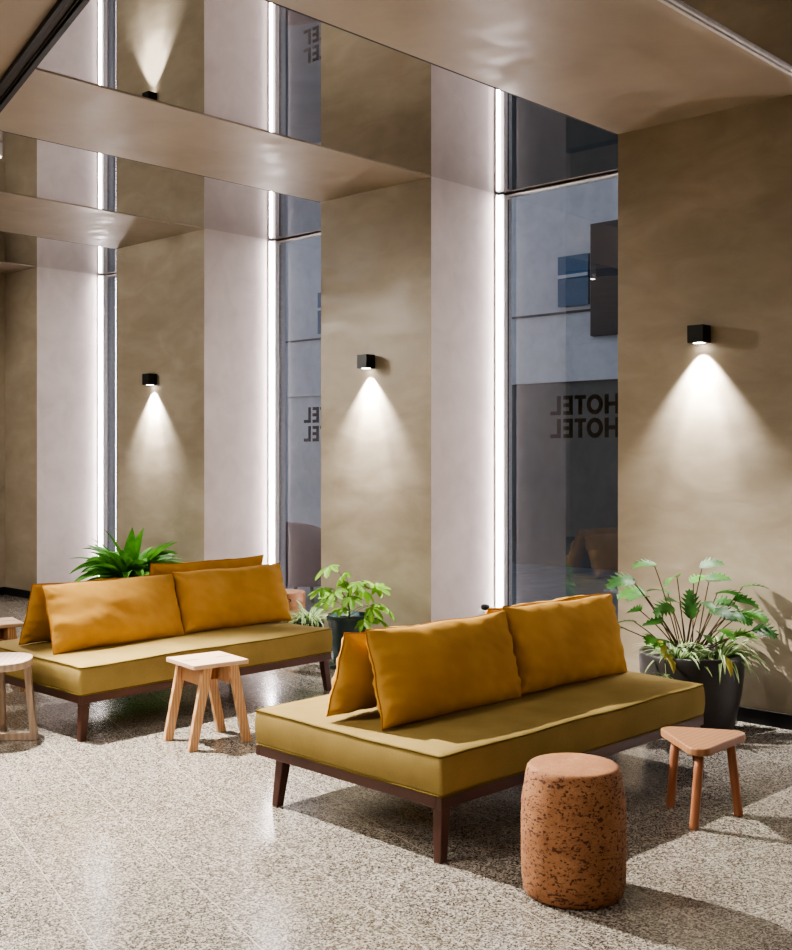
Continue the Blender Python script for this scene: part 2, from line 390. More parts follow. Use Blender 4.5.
for i, (a, b) in enumerate(bays):
    for j, y in enumerate((a, b)):
        s = 1 if j == 0 else -1
        seen = {(0, 1): 'beyond the right edge of the frame beside the nearest pier',
                (0, 0): 'beyond the right edge at the far side of the nearest window',
                (1, 1): 'in the corner of the tall window showing the whole HOTEL lettering',
                (1, 0): 'hidden behind the nearest pier',
                (2, 1): 'in the middle window corner behind the far sofa',
                (2, 0): 'hidden behind the middle pier',
                (3, 1): 'in the leftmost window corner above the bushy plant',
                (3, 0): 'hidden behind the left pier'}[(i, j)]
        t = thing('light_strip', 'vertical white light strip ' + seen, 'light', (XG - .089, y, 0), 0, 'vertical light strips in the window corners')
        MB().box((.0, s * .010, H / 2), (.032, .016, H - .01)).box((.018, s * .044, H / 2), (.004, .056, H - .01)).build('housing', M_jamb, t)  # thin blade added on the glass side to hide the tube's reflection
        m = MB(); n = 12; poly = [(-.002 + .011 * math.cos(2 * PI * k / n), s * (.030 + .011 * math.sin(2 * PI * k / n))) for k in range(n)]
        m.prism(poly, .02, H - .02); m.build('diffuser', M_led, t)
# lettering on the outside of the glass, reads HOTEL from the street
def letters(y_end, label):
    mb = MB(); x = XG + .014
    def rect(y0, y1, z0, z1): mb.bx(x, x + .003, y0, y1, z0, z1)
    for zb, hh in ((1.868, .145), (1.694, .145)):
        s = .034; o = y_end
        # positions measured back from the L (far end)
        rect(o - .095, o - .095 + s, zb, zb + hh); rect(o - .095 + s, o, zb, zb + s * .85)           # L
        e0 = o - .205; rect(e0, e0 + s, zb, zb + hh)
        for zz in (0, hh / 2 - .014, hh - .029): rect(e0 + s, e0 + .085, zb + zz, zb + zz + .029)    # E
        t0 = o - .322; rect(t0, t0 + .10, zb + hh - .029, zb + hh); rect(t0 + .033, t0 + .067, zb, zb + hh - .029)  # T
        oc = o - .40; n = 28; vs = []; fs = []
        for k in range(n):
            a = 2 * PI * k / n
            vs += [(x, oc + .071 * math.cos(a), zb + hh / 2 + .075 * math.sin(a)), (x, oc + .036 * math.cos(a), zb + hh / 2 + .042 * math.sin(a)),
                   (x + .003, oc + .071 * math.cos(a), zb + hh / 2 + .075 * math.sin(a)), (x + .003, oc + .036 * math.cos(a), zb + hh / 2 + .042 * math.sin(a))]
        for k in range(n):
            p = 4 * k; q = 4 * ((k + 1) % n)
            fs += [(p, q, q + 1, p + 1), (p + 2, p + 3, q + 3, q + 2), (p, p + 2, q + 2, q), (p + 1, q + 1, q + 3, p + 3)]
        mb.add(vs, fs)
        h0 = o - .61; rect(h0, h0 + s, zb, zb + hh); rect(h0 + .09, h0 + .09 + s, zb, zb + hh); rect(h0 + s, h0 + .09, zb + hh / 2 - .015, zb + hh / 2 + .015)  # H
    tag(mb.build('window_lettering', M_letter, origin=(x, y_end - .3, 1.69)), label, 'sign', 'black lettering on the window panes')
letters(5.05, 'two lines of black HOTEL lettering, seen reversed, on the large window behind the near sofa')
letters(7.86, 'black reversed HOTEL lettering mostly cut off by the middle pier, on the narrow window')

# ------------------------------------------------------------------ wall lamps
def sconce(y, z, label):
    t = thing('wall_lamp', label, 'lamp', (XW, y, z), 0, 'black cube wall lamps on the piers')
    m = MB(); d = .10
    m.bx(-d, -.006, -.052, .052, -.052, .052)
    m.build('housing', M_black, t, bevel=.0015)
    MB().bx(-.006, 0, -.046, .046, -.046, .046).build('mounting_plate', M_dark, t)
    MB().lathe([(.030, -.0535), (.034, -.053), (.034, -.052)], (-.05, 0, 0), 24).build('lens', M_lens, t)
    l = bpy.data.lights.new('sconce_spot', 'SPOT'); l.energy = 340; l.color = (1, .96, .92); l.spot_size = math.radians(84); l.spot_blend = .75; l.shadow_soft_size = .015
    o = bpy.data.objects.new('lamp_beam', l); COL.objects.link(o); o.location = (-.062, 0, -.062); o.rotation_euler = (0, math.radians(-3), 0); o.parent = t
    l2 = bpy.data.lights.new('sconce_core', 'SPOT'); l2.energy = 300; l2.color = (1, .96, .9); l2.spot_size = math.radians(44); l2.spot_blend = .8; l2.shadow_soft_size = .012
    o2 = bpy.data.objects.new('lamp_core_beam', l2); COL.objects.link(o2); o2.location = (-.062, 0, -.062); o2.rotation_euler = (0, math.radians(-6), 0); o2.parent = t
sconce(3.31, 2.285, 'black cube wall lamp on the nearest right-hand pier, casting a wide cone downward')
sconce(6.125, 2.285, 'black cube wall lamp on the middle pier, between the two windows')
sconce(9.02, 2.285, 'black cube wall lamp on the left pier, above the bushy green plant')

# ------------------------------------------------------------------ ceiling spotlights, added hall fill
def spot(x, y, power, size, label, aim=None, col=(1, .93, .84), rad=.035):
    t = thing('ceiling_spotlight', label, 'light', (x, y, H + .0), 0, 'round ceiling spotlights')
    MB().lathe([(.028, -.09), (.034, -.085), (.034, 0)], n=24).build('barrel', M_jamb, t, smooth=False)
    MB().lathe([(.024, -.093), (.026, -.0902)], n=24).build('lens', M_lens, t)
    l = bpy.data.lights.new('spot', 'SPOT'); l.energy = power; l.color = col; l.spot_size = math.radians(size); l.spot_blend = .5; l.shadow_soft_size = rad
    o = bpy.data.objects.new('spot_beam', l); COL.objects.link(o); o.parent = t; o.location = (0, 0, -.11)
    if aim:
        d = Vector(aim) - Vector((x, y, H - .11)); o.rotation_euler = d.to_track_quat('-Z', 'Y').to_euler()
    return t
spot(3.56, 6.97, 60, 60, 'small round ceiling spotlight glowing at the left edge, between two soffits')
spot(3.0, 6.38, 3500, 79, 'small round ceiling spotlight just outside the left edge, over the rear sofa', (3.3, 2.9, 0), rad=.018)
spot(3.95, 9.6, 1000, 90, 'small round ceiling spotlight at the far end of the channel', (4.2, 5.6, 0))
spot(1.2, 3.9, 260, 75, 'small round ceiling spotlight in the hall on the camera side', (3.6, 3.6, 0), rad=.2)
def area(x, y, s, p, col=(1, .90, .78)):  # unseen soft fill added in the hall to raise the ambient
    l = bpy.data.lights.new('hall_fill', 'AREA'); l.energy = p; l.size = s; l.color = col
    o = bpy.data.objects.new('hall_fill_light', l); COL.objects.link(o); o.location = (x, y, H - .03)
area(-1.0, 1.5, 1.8, 50); area(-1.0, 6.5, 1.8, 240); area(1.5, -1.2, 1.5, 14)
spot(2.4, 10.2, 420, 100, 'added fill spotlight beyond the left edge, brightening the left piers', (6.2, 9.0, 1.6), rad=.08)  # unseen fill lamp, added to brighten the darker left piers

# ------------------------------------------------------------------ sofas
def rrect(w, d, ins, r=.03, n=5, per=14):
    hw, hd = w / 2 - ins, d / 2 - ins; r = max(r - ins * .0, .012); r = min(r, hw, hd); pts = []
    for cx, cy, a0 in ((hw - r, hd - r, 0), (-hw + r, hd - r, PI / 2), (-hw + r, -hd + r, PI), (hw - r, -hd + r, 1.5 * PI)):
        for k in range(n + 1):
            a = a0 + PI / 2 * k / n; pts.append((cx + r * math.cos(a), cy + r * math.sin(a)))
        # straight run subdivided
        nx = {0: (-hw + r, hd), PI / 2: (-hw, -hd + r), PI: (hw - r, -hd), 1.5 * PI: (hw, hd - r)}[a0]
        p = pts[-1]
        for k in range(1, per): pts.append((p[0] + (nx[0] - p[0]) * k / per, p[1] + (nx[1] - p[1]) * k / per))
    return pts
SD = 1.15; Z0, Z1 = .25, .412
def make_sofa(label, loc, seed, group, SW=1.96):
    t = thing('sofa', label, 'sofa', loc, 0, group)
    # frame rails
    fr = MB(); zc = .228; hh = .045
    for s in (-1, 1):
        fr.box((0, s * (SD / 2 - .018), zc), (SW - .012, .028, hh)); fr.box((s * (SW / 2 - .020), 0, zc), (.028, SD - .065, hh))
    fr.build('frame', M_walnut, t, bevel=.003)
    sl = MB()
    for k in range(7): sl.box((-SW / 2 + .2 + k * .262, 0, .236), (.08, SD - .06, .018))
    sl.build('slats', M_walnut, t)
    for sx in (-1, 1):
        for sy in (-1, 1):
            MB().bar((sx * (SW / 2 - .045), sy * (SD / 2 - .04) - (.115 if sy > 0 else 0), .206), (sx * (SW / 2 - .022), sy * (SD / 2 - .025) - (.115 if sy > 0 else 0), 0), .050, .050, .038, .038).build('leg', M_walnut, t, bevel=.004)
    c = MB(); loops = []
    prof = [(.025, Z0 + .0), (.004, Z0 + .004), (-.001, Z0 + .02), (-.005, Z0 + .06), (-.005, Z0 + .10), (-.002, Z1 - .022), (.003, Z1 - .008), (.016, Z1 - .001), (.06, Z1 + .004), (.2, Z1 + .010), (.36, Z1 + .012), (.5, Z1 + .012)]
    for ins, z in prof:
        for (x, y) in rrect(SW - .004, SD - .004, ins, .016):
            nz = noise.noise(Vector((x * 2.2 + seed, y * 2.2, 0))) * .008 + noise.noise(Vector((x * 6 + seed, y * 6, 3))) * .003
            k = 1 if ins < .2 else .6
            nh = noise.noise(Vector((x * 5 + seed, y * 5, z * 9))) * .004
            L = max(1e-6, math.hypot(x, y)); loops.append((x + x / L * nh, y + y / L * nh, z + (nz if z > Z0 + .05 else (nz * .3 if z > Z0 + .002 else 0))))
    n = len(rrect(SW, SD, 0, .016)); L = len(prof); fs = []
    for i in range(L - 1):
        for k in range(n):
            k2 = (k + 1) % n; fs.append((i * n + k, i * n + k2, (i + 1) * n + k2, (i + 1) * n + k))
    fs.append(tuple(range(n))[::-1]); fs.append(tuple((L - 1) * n + k for k in range(n)))
    c.add(loops, fs); cu = c.build('seat_cushion', M_seat, t, smooth=True)
    for zi, zz in ((6, 0), (1, 1)):
        pts = []
        for (x, y, z) in loops[zi * n:(zi + 1) * n]:
            L2 = math.hypot(x, y); pts.append((x * 1.0015, y * 1.0015, z + .001))
        MB().tube(pts, .0042, 6, True).build('piping', M_pipe, cu, smooth=True)
    # central back board the pillows lean on
    b = MB(); b.bx(-SW / 2 + .30, SW / 2 - .12, -.008, .008, .433, .74); b.build('backrest_board', M_walnut, t, bevel=.004)
    return t
GS = 'low olive daybed sofas with walnut frames'
sofa1 = make_sofa('olive daybed sofa with walnut frame in the foreground, beside the cork stool', (4.19, 3.365, 0), 1.3, GS, 1.955)
sofa2 = make_sofa('olive daybed sofa with walnut frame at the rear left, behind the square wooden stool', (4.195, 6.01, 0), 8.9, GS, 1.88)

sofa1.rotation_euler = (0, 0, math.radians(-1.6)); sofa1.location = (4.213, 3.357, 0)
# ------------------------------------------------------------------ pillows
def pillow(name, label, cx, cy, base, w, h, T, lean, seed, yaw=0.0, roll=0.0, group=None):
    NU, NV = 72, 38; vs = []; idx = {}
    rnd = random.Random(seed); ph = [rnd.uniform(0, 6.28) for _ in range(8)]
    def pt(u, v, s):
        au, av = abs(u), abs(v)
        x = u * w / 2 * (1 - .02 * (1 - v * v)); z = v * h / 2 * (1 - .045 * (1 - u ** 4) * (1 if v > 0 else .6))
        q = max(0, (1 - au ** 3.4)) * max(0, (1 - av ** 2.6)); th = T / 2 * q ** .52
        du, dv = 1 - au, 1 - av
        inner = min(1, du / .04) * min(1, dv / .05)
        wr = .007 * math.exp(-du / .10) * (math.sin(v * 13 + ph[0] + (1 if u > 0 else 0)) + .5 * math.sin(v * 24 + ph[1]))
        wr += .006 * math.exp(-dv / .13) * (math.sin(u * 17 + ph[2] + s) + .6 * math.sin(u * 31 + ph[3]))
        wr += .0065 * math.exp(-du / .055) * math.sin(v * 26 + ph[5] + u) * (1 - av ** 4)
        nz = noise.noise(Vector((u * 2.4 + seed, v * 1.7, s * 4))) * .012 + noise.noise(Vector((u * 6 + seed * 2, v * 5 + u * 4, s * 9))) * .003
        # creases running in from the corners
        cr = 0
        for (cu, cv, pp) in ((-1, 1, 4), (1, 1, 5), (-1, -1, 6), (1, -1, 7)):
            dx, dz = (u - cu) * w, (v - cv) * h; r = math.hypot(dx, dz); an = math.atan2(dz, dx)
            cr += .005 * math.exp(-r / .15) * min(1, r / .04) * math.sin(an * 9 + ph[pp])
        y = s * max(0.0, th + (wr + nz + cr) * inner * (0 if th < 1e-5 else 1))
        yb = .004 * math.sin(v * 7 + ph[4]) * (au ** 6) + .003 * math.sin(u * 8 + ph[5]) * av ** 6
        z += .003 * math.sin(u * 7 + ph[6]) * av ** 4
        return Vector((x, y + yb, z))
    for s in (1, -1):
        for i in range(NU + 1):
            for j in range(NV + 1):
                e = i in (0, NU) or j in (0, NV)
                if e and s == -1: idx[(s, i, j)] = idx[(1, i, j)]; continue
                # denser sampling near the edges
                u = math.sin((i / NU * 2 - 1) * PI / 2); v = math.sin((j / NV * 2 - 1) * PI / 2)
                u = .55 * u + .45 * (i / NU * 2 - 1); v = .55 * v + .45 * (j / NV * 2 - 1)
                idx[(s, i, j)] = len(vs); vs.append(pt(u, v, s))
    fs = []
    for s in (1, -1):
        for i in range(NU):
            for j in range(NV):
                fs.append((idx[(s, i, j)], idx[(s, i + 1, j)], idx[(s, i + 1, j + 1)], idx[(s, i, j + 1)]))
    M = Matrix.Rotation(yaw, 4, 'Z') @ Matrix.Rotation(lean, 4, 'X') @ Matrix.Rotation(roll, 4, 'Y')
    pts = [M @ p for p in vs]; zmin = min(p.z for p in pts)
    mb = MB(); mb.add([p + Vector((0, 0, -zmin)) for p in pts], fs)
    o = mb.build(name, M_pillow, smooth=True); o.location = (cx, cy, base)
    tag(o, label, 'pillow', group)
    ring = [idx[(1, i, 0)] for i in range(NU)] + [idx[(1, NU, j)] for j in range(NV)] + [idx[(1, i, NV)] for i in range(NU, 0, -1)] + [idx[(1, 0, j)] for j in range(NV, 0, -1)]
    sm = MB(); sm.tube([mb.v[k] for k in ring], .0035, 6, True); sm.build('seam', M_pseam, o, smooth=True)
    return o
GP = 'mustard pillows leaning on the daybed sofas'
LE = math.radians(19)
zs = Z1 + .008
pillow('pillow', 'mustard pillow at the near left of the foreground sofa, facing the cork stool', 3.795, 3.272, zs, .91, .415, .19, -math.radians(15), 11, -.028, .004, GP)
pillow('pillow', 'mustard pillow at the near right of the foreground sofa, next to the large planter', 4.68, 3.245, zs, .885, .42, .18, -math.radians(15), 23, -.032, .012, GP)
LB = math.radians(22)
pillow('pillow', 'mustard pillow seen edge-on at the far left side of the foreground sofa', 3.745, 3.465, zs, .90, .378, .19, math.radians(16), 37, -.02, .02, GP)
pillow('pillow', 'mustard pillow on the far right side of the foreground sofa, only its top edge showing', 4.74, 3.49, zs, .92, .42, .17, LB, 41, -.04, .0, GP)
pillow('pillow', 'mustard pillow at the near left of the rear sofa, below the bushy plant', 3.785, 5.915, zs, .91, .41, .18, -LE, 53, .0, .0, GP)
pillow('pillow', 'mustard pillow at the near right of the rear sofa, above the square stool', 4.70, 5.935, zs, .92, .41, .18, -LE, 67, .02, .012, GP)
pillow('pillow', 'mustard pillow seen edge-on at the far left side of the rear sofa', 3.79, 6.19, zs, .91, .40, .16, LB, 71, .01, .01, GP)
pillow('pillow', 'mustard pillow on the far right side of the rear sofa, only its top edge showing', 4.64, 6.20, zs, .93, .475, .17, LB, 83, -.01, .0, GP)

# ------------------------------------------------------------------ cork stool
ck = thing('cork_stool', 'round cork stool with pitted brown sides and smooth flat top, in the foreground', 'stool', (3.35, 2.298, 0))
m = MB(); prof = [(.0, 0), (.160, 0), (.172, .004), (.178, .014), (.1835, .05), (.186, .10), (.187, .18), (.186, .26), (.185, .33), (.180, .36), (.173, .40), (.168, .434), (.164, .446), (.157, .4535), (.148, .456), (.10, .4565), (.0, .4565)]
m.lathe(prof[1:-1], n=96); m.build('body', M_cork, ck, smooth=True)

# ------------------------------------------------------------------ triangular stool
ts = thing('triangular_stool', 'small three-legged reddish wooden stool with rounded triangular seat, beside the foreground sofa', 'stool', (4.41, 2.375, 0))
cor = [Vector((4.445 - 4.41, 2.585 - 2.375)), Vector((4.175 - 4.41, 2.255 - 2.375)), Vector((4.625 - 4.41, 2.262 - 2.375))]
def round_poly(P, r, n=8):
    out = []
    for i, p in enumerate(P):
        a = (P[i - 1] - p).normalized(); b = (P[(i + 1) % len(P)] - p).normalized()
        ang = a.angle(b) / 2; dd = r / math.tan(ang); s = p + a * dd; e = p + b * dd
        c = p + (a + b).normalized() * (r / math.sin(ang))
        a0 = math.atan2(s.y - c.y, s.x - c.x); a1 = math.atan2(e.y - c.y, e.x - c.x)
        dlt = (a1 - a0 + PI) % (2 * PI) - PI
        for k in range(n + 1):
            an = a0 + dlt * k / n; out.append((c.x + r * math.cos(an), c.y + r * math.sin(an)))
    return out
cen = sum(cor, Vector((0, 0))) / 3
outer = [cen + (c - cen) * 1.13 for c in cor]
MB().prism(round_poly(outer, .052), .318, .352).build('seat', M_redtop, ts, bevel=.007, segs=3)
for fx, fy, k in ((4.462, 2.545, 0), (4.258, 2.319, 1), (4.556, 2.268, 2)):
    p0 = Vector((fx - 4.41, fy - 2.375, 0)); c3 = Vector((cen.x, cen.y, 0)); top = c3 + (Vector((cor[k].x, cor[k].y, 0)) - c3) * .62; top.z = .32
    MB().tube([p0, p0 + Vector((0, 0, .004)), p0.lerp(top, .3), p0.lerp(top, .7), top], .0205, 16, r1=.019).build('leg', M_red, ts, smooth=True)

# ------------------------------------------------------------------ square splayed stools
GQ = 'square pale ash stools with splayed legs'
sq = thing('square_stool', 'pale ash square stool with splayed board legs standing between the two sofas', 'stool', (3.752, 4.968, 0), math.radians(-9), GQ)
m = MB(); m.bx(-.165, .165, -.165, .165, .428, .452); m.build('seat', M_pine_top, sq, bevel=.003)
for s in (-1, 1):
    for q in (-1, 1):
        MB().bar((s * .078, q * .142, .428), (s * .165, q * .142, 0), .054, .030, .050, .028).build('leg', M_pine, sq, bevel=.002)
for s in (-1, 1): MB().bx(s * .077 - .011, s * .077 + .011, -.126, -.0, .325, .427).bx(s * .077 - .011, s * .077 + .011, .0, .126, .325, .427).build('apron', M_pine, sq, bevel=.0015)
MB().bx(-.062, .062, -.012, .012, .335, .427).build('stretcher', M_red, sq, bevel=.0015)
for s in (-1, 1): MB().bx(s * .10 - .045, s * .10 + .045, -.005, .006, .4515, .4530).build('joint_slot', M_red, sq)
sq2 = copy_tree(sq); sq2.location = (3.60, 7.10, 0); sq2.rotation_euler = (0, 0, math.radians(-14))
sq2['label'] = 'pale wooden stool cut by the left edge of the photo, standing behind the rear sofa'

# stool on cross base at the left edge
bs = thing('round_stool', 'beige wooden stool with rounded seat and crossed floor runner, cut by the left edge', 'stool', (2.955, 5.83, 0), math.radians(-38))
m = MB(); sp = []
for k in range(40):
    a = 2 * PI * k / 40; c_, s_ = math.cos(a), math.sin(a); e = 2 / 2.6
    sp.append((.205 * math.copysign(abs(c_) ** e, c_), .205 * math.copysign(abs(s_) ** e, s_)))
m.prism(sp, .405, .447); m.build('seat', M_beech, bs, bevel=.006, segs=3)
for k in range(4):
    a = k * PI / 2; d = Vector((math.cos(a), math.sin(a), 0))
    MB().bar(d * .180 + Vector((0, 0, .407)), d * .218, .034, .052, .036, .056, ax=tuple(d)).build('leg', M_beech, bs, bevel=.004)
MB().box((0, 0, .020), (.41, .05, .04)).build('floor_runner', M_beech, bs, bevel=.003)
MB().box((0, .1125, .020), (.05, .175, .04)).box((0, -.1125, .020), (.05, .175, .04)).build('floor_runner', M_beech, bs, bevel=.003)

# drum stool with hand hole behind the rear sofa
ds = thing('drum_stool', 'light brown wooden drum stool with oval hand hole beside the small spider plant', 'stool', (6.43, 7.40, 0), math.radians(-12))
m = MB(); m.lathe([(.165, 0), (.17, .006), (.17, .379), (.165, .385)], n=48); m.build('drum', M_redtop, ds, smooth=False)
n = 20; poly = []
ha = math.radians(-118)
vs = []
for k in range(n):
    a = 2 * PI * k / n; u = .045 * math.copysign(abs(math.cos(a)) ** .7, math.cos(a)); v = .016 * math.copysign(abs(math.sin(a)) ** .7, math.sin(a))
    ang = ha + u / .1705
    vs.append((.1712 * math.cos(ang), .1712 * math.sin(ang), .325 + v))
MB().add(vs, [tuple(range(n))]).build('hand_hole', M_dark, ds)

wt = thing('side_table', 'thin white side table just visible behind the pillows of the foreground sofa', 'table', (6.25, 4.92, 0))
MB().prism([(.14 * math.cos(a * PI / 20), .14 * math.sin(a * PI / 20)) for a in range(40)], .462, .474).build('table_top', M_jamb, wt, bevel=.002)
MB().lathe([(.011, .012), (.011, .462)], n=16).build('pole', M_jamb, wt, smooth=True)
MB().lathe([(.11, 0), (.11, .008), (.10, .012)], n=32).build('base', M_jamb, wt)
tn = MB(); tn.lathe([(.02, 0), (.03, .004), (.032, .02), (.026, .034), (.012, .038)], n=24)
tag(tn.build('round_tin', M_black, smooth=True, origin=None), 'small black round object on the left end of the thin white side table', 'tin').location = (6.19, 4.99, .4745)  # black round tin standing on the side table

# ------------------------------------------------------------------ plants
def basis(d, up=Vector((0, 0, 1))):
    d = d.normalized(); s = d.cross(up)
    if s.length < 1e-3: s = Vector((1, 0, 0))
    s.normalize(); return d, s, s.cross(d).normalized()
def leaf(mb, base, d, L, W, kind, mi=0, droop=.5, fold=.25, rnd=random, roll=0.0):
    """leaf blade that grows from base along d and bends downward"""
    d, s, nrm = basis(Vector(d))
    R = Matrix.Rotation(roll, 3, d); s = R @ s; nrm = R @ nrm
    ns = 14 if kind == 'lobed' else 12
    if kind == 'palm':                       # palmate, 7 lobes
        lob = [(-2.15, .48), (-1.4, .74), (-.68, .92), (0, 1.0), (.68, .92), (1.4, .74), (2.15, .48)]
        vs = [Vector((0, 0, 0))]; out = []
        def P(a, r):
            x = math.cos(a) * r * L; y = math.sin(a) * r * W
            z = -droop * (x * x + y * y) / L * .55
            return base + d * (x + .12 * L) + s * y + nrm * z
        c = base + d * (.12 * L)
        prev = None; ring = []
        for i, (a, r) in enumerate(lob):
            if i == 0: ring.append((P(a - .42, .16)))
            ring.append(P(a - .27, r * .66)); ring.append(P(a - .17, r * .86)); ring.append(P(a, r * 1.0)); ring.append(P(a + .17, r * .86)); ring.append(P(a + .27, r * .66))
            if i < len(lob) - 1: ring.append(P(a + .35, .50))
            else: ring.append(P(a + .42, .16))
        mb.add([c] + ring, [(0, k, k + 1) for k in range(1, len(ring))], mi); return
    path = []; p = Vector(base); dd = Vector(d)
    for k in range(ns + 1):
        path.append((Vector(p), Vector(dd)))
        dd = (dd + Vector((0, 0, -1)) * droop / ns * (1.2 if k > ns * .3 else .5)).normalized(); p = p + dd * L / ns
    rows = []
    for k, (p, dd) in enumerate(path):
        t = k / ns
        if kind == 'lance': w = W * (math.sin(PI * min(1, t ** .8)) ** .8) * (1 - .25 * t)
        elif kind == 'strap': w = W * min(1, .55 + t * 2) * (1 - t ** 2.2) + .0004
        elif kind == 'lobed':
            w = W * (math.sin(PI * min(1, t ** .62 * .98 + .02)) ** .75); w *= (1.15 if k % 2 == 0 else .52) if k not in (0, ns) else 1
        if k in (0, ns) and kind != 'strap': w = .001
        ss = dd.cross(nrm).normalized() if dd.cross(nrm).length > 1e-3 else s
        if ss.dot(s) < 0: ss = -ss
        nn = ss.cross(dd).normalized()
        if nn.dot(nrm) < 0: nn = -nn
        fwd = dd * (.28 * w) if kind == 'lobed' and k % 2 == 0 else Vector()
        a = [p - ss * w / 2 + nn * w * fold * .5 + fwd, p - ss * w / 5 + nn * w * fold * .2, p, p + ss * w / 5 + nn * w * fold * .2, p + ss * w / 2 + nn * w * fold * .5 + fwd]
        rows.append(a)
    vs = [q for r in rows for q in r]; 
    for k in range(ns):
        for c in range(4):
            f = (k * 5 + c, k * 5 + c + 1, (k + 1) * 5 + c + 1, (k + 1) * 5 + c)
            mb.f.append([i + len(mb.v) for i in f]); mb.m.append(mi if not (isinstance(mi, tuple)) else (mi[0] if c in (1, 2) else mi[1]))
    mb.v += vs
def stem_curve(p0, p1, sag=.15, n=7):
    p0, p1 = Vector(p0), Vector(p1); out = []
    for k in range(n + 1):
        t = k / n; q = p0.lerp(p1, t); q.z += math.sin(t * PI) * sag * (p1 - p0).length; out.append(q)
    return out

def pot_lathe(prof_out, zi, wall=.012):
    """outer profile from the base up, then down inside to soil level"""
    top = prof_out[-1]; return prof_out + [(top[0] - wall, top[1]), (top[0] - wall - .004, zi)]

# --- big dark planter, right
PX, PY = 5.80, 3.175
pl = thing('planter', 'large charcoal tapered planter against the nearest pier, at the end of the foreground sofa', 'planter', (PX, PY, 0))
MB().lathe(pot_lathe([(.215, 0), (.225, .008), (.250, .10), (.275, .22), (.288, .33), (.292, .41), (.292, .440), (.289, .446)], .40, .016), n=64).build('pot', M_planter, pl, smooth=True)
MB().lathe([(.268, .385), (.268, .405)], n=40).build('soil', M_soil, pl)
ph = thing('philodendron', 'deep green philodendron with lobed leaves on long stems in the large charcoal planter', 'plant', (PX, PY, .405))
rn = random.Random(5); fo = MB(); st = MB()
# camera-side directions: +X-right in view is (sin, -cos)
VR = Vector((.687, -.727, 0)); VD = Vector((.727, .687, 0))
tips = [(-.36, .0, .44, 0), (-.22, .05, .53, 0), (-.10, -.05, .47, 1), (.08, .05, .52, 0), (.03, -.12, .33, 0), (.16, 0, .37, 0), (.26, -.08, .34, 0), (.33, .05, .40, 0), (.24, .1, .22, 0),
        (-.33, -.05, .28, 0), (-.40, .06, .16, 1), (-.22, -.14, .22, 0), (.12, -.16, .18, 1), (.38, -.05, .17, 0), (-.12, .12, .36, 0), (.05, .16, .42, 1), (-.28, .12, .36, 1), (.2, .14, .30, 0), (-.18, -.16, .12, 1), (0.0, .0, .24, 0), (.30, .08, .12, 1),
        (-.30, -.1, .36, 0), (-.14, -.1, .30, 1), (.10, -.1, .28, 0), (.20, -.12, .26, 0), (-.05, .1, .30, 0), (.13, .08, .44, 0), (.28, -.1, .26, 1), (-.34, .08, .20, 0), (-.26, -.16, .14, 1), (.02, -.16, .16, 0)]
for i, (r, dpt, z, mi) in enumerate(tips):
    tip = VR * r * .92 + VD * dpt * .8 + Vector((0, 0, z)); b0 = VR * (r * .12 - .02 + rn.uniform(-.03, .03)) + VD * rn.uniform(-.03, .03)
    st.tube(stem_curve(b0, tip, .05), .0042, 6, r1=.003)
    out = (VR * r + VD * dpt).normalized() * 1.0 + Vector((0, 0, .25)) + Vector((rn.uniform(-.3, .3), rn.uniform(-.3, .3), 0))
    L = rn.uniform(.15, .20); out = out - VD * .35
    leaf(fo, tip - out.normalized() * .02, out, L, L * .62, 'lobed', mi, droop=rn.uniform(.6, 1.2), fold=.15, roll=rn.uniform(-.7, .7))
for r, dpt, z in ((-.24, -.17, .13), (-.20, -.2, .06), (.10, -.24, .05)):       # yellowing leaves hanging over the rim
    b = VR * r + VD * dpt + Vector((0, 0, z)); leaf(fo, b, VR * .15 - VD * .3 + Vector((0, 0, -.1)), .13, .055, 'lance', 2, 2.2, .5)
fo.build('foliage', [M_leaf_d, M_leaf_m, M_leaf_y], ph, smooth=True); st.build('stems', M_stem, ph, smooth=True)
def spider(name_, label, loc, r0, n, L0, L1, seed, parent=None, spread=1.0, W=.016, up=1.0):
    rr = random.Random(seed); mb = MB()
    for k in range(n):
        a = rr.uniform(0, 2 * PI); d = Vector((math.cos(a) * spread, math.sin(a) * spread, rr.uniform(.35, 1.5) * up))
        b = Vector((math.cos(a) * r0 * rr.random(), math.sin(a) * r0 * rr.random(), 0))
        leaf(mb, b, d, rr.uniform(L0, L1), W * rr.uniform(.8, 1.2), 'strap', (0, 1), rr.uniform(1.3, 2.4), .35)
    if parent: o = mb.build('foliage', [M_leaf_m, M_leaf_w], parent, smooth=True); return o
    o = mb.build(name_, [M_leaf_m, M_leaf_w], smooth=True); o.location = loc; tag(o, label, 'plant'); return o
spider('spider_plant', 'variegated spider plant with cream-edged strap leaves arching over the right rim of the charcoal planter', (PX + VR.x * .13 - VD.x * .06, PY + VR.y * .13 - VD.y * .06, .405), .06, 70, .20, .36, 3, W=.030)
spider('spider_plant', 'variegated spider plant with cream-edged strap leaves at the left side of the charcoal planter', (PX - VR.x * .10 - VD.x * .08, PY - VR.y * .10 - VD.y * .08, .405), .06, 60, .16, .28, 8, W=.024)
hp = thing('hanging_plantlet', 'small pale plantlet dangling from the left front of the charcoal planter', 'plant', (PX - VR.x * .20 - VD.x * .235, PY - VR.y * .20 - VD.y * .235, .345))
mb = MB(); rr = random.Random(2)
for k in range(22):
    a = rr.uniform(0, 2 * PI); leaf(mb, (0, 0, 0), (math.cos(a), math.sin(a), rr.uniform(-.2, .9)), rr.uniform(.06, .10), .006, 'strap', (0, 1), 1.4, .3)
mb.build('foliage', [M_leaf_m, M_leaf_w], hp, smooth=True)
MB().tube([(0, 0, 0), tuple(VD * .02 + Vector((0, 0, .06))), tuple(VD * .04 + Vector((0, 0, .11))), tuple(VD * .09 + Vector((0, 0, .075)))], .0018, 5).build('runner', M_leaf_w, hp)

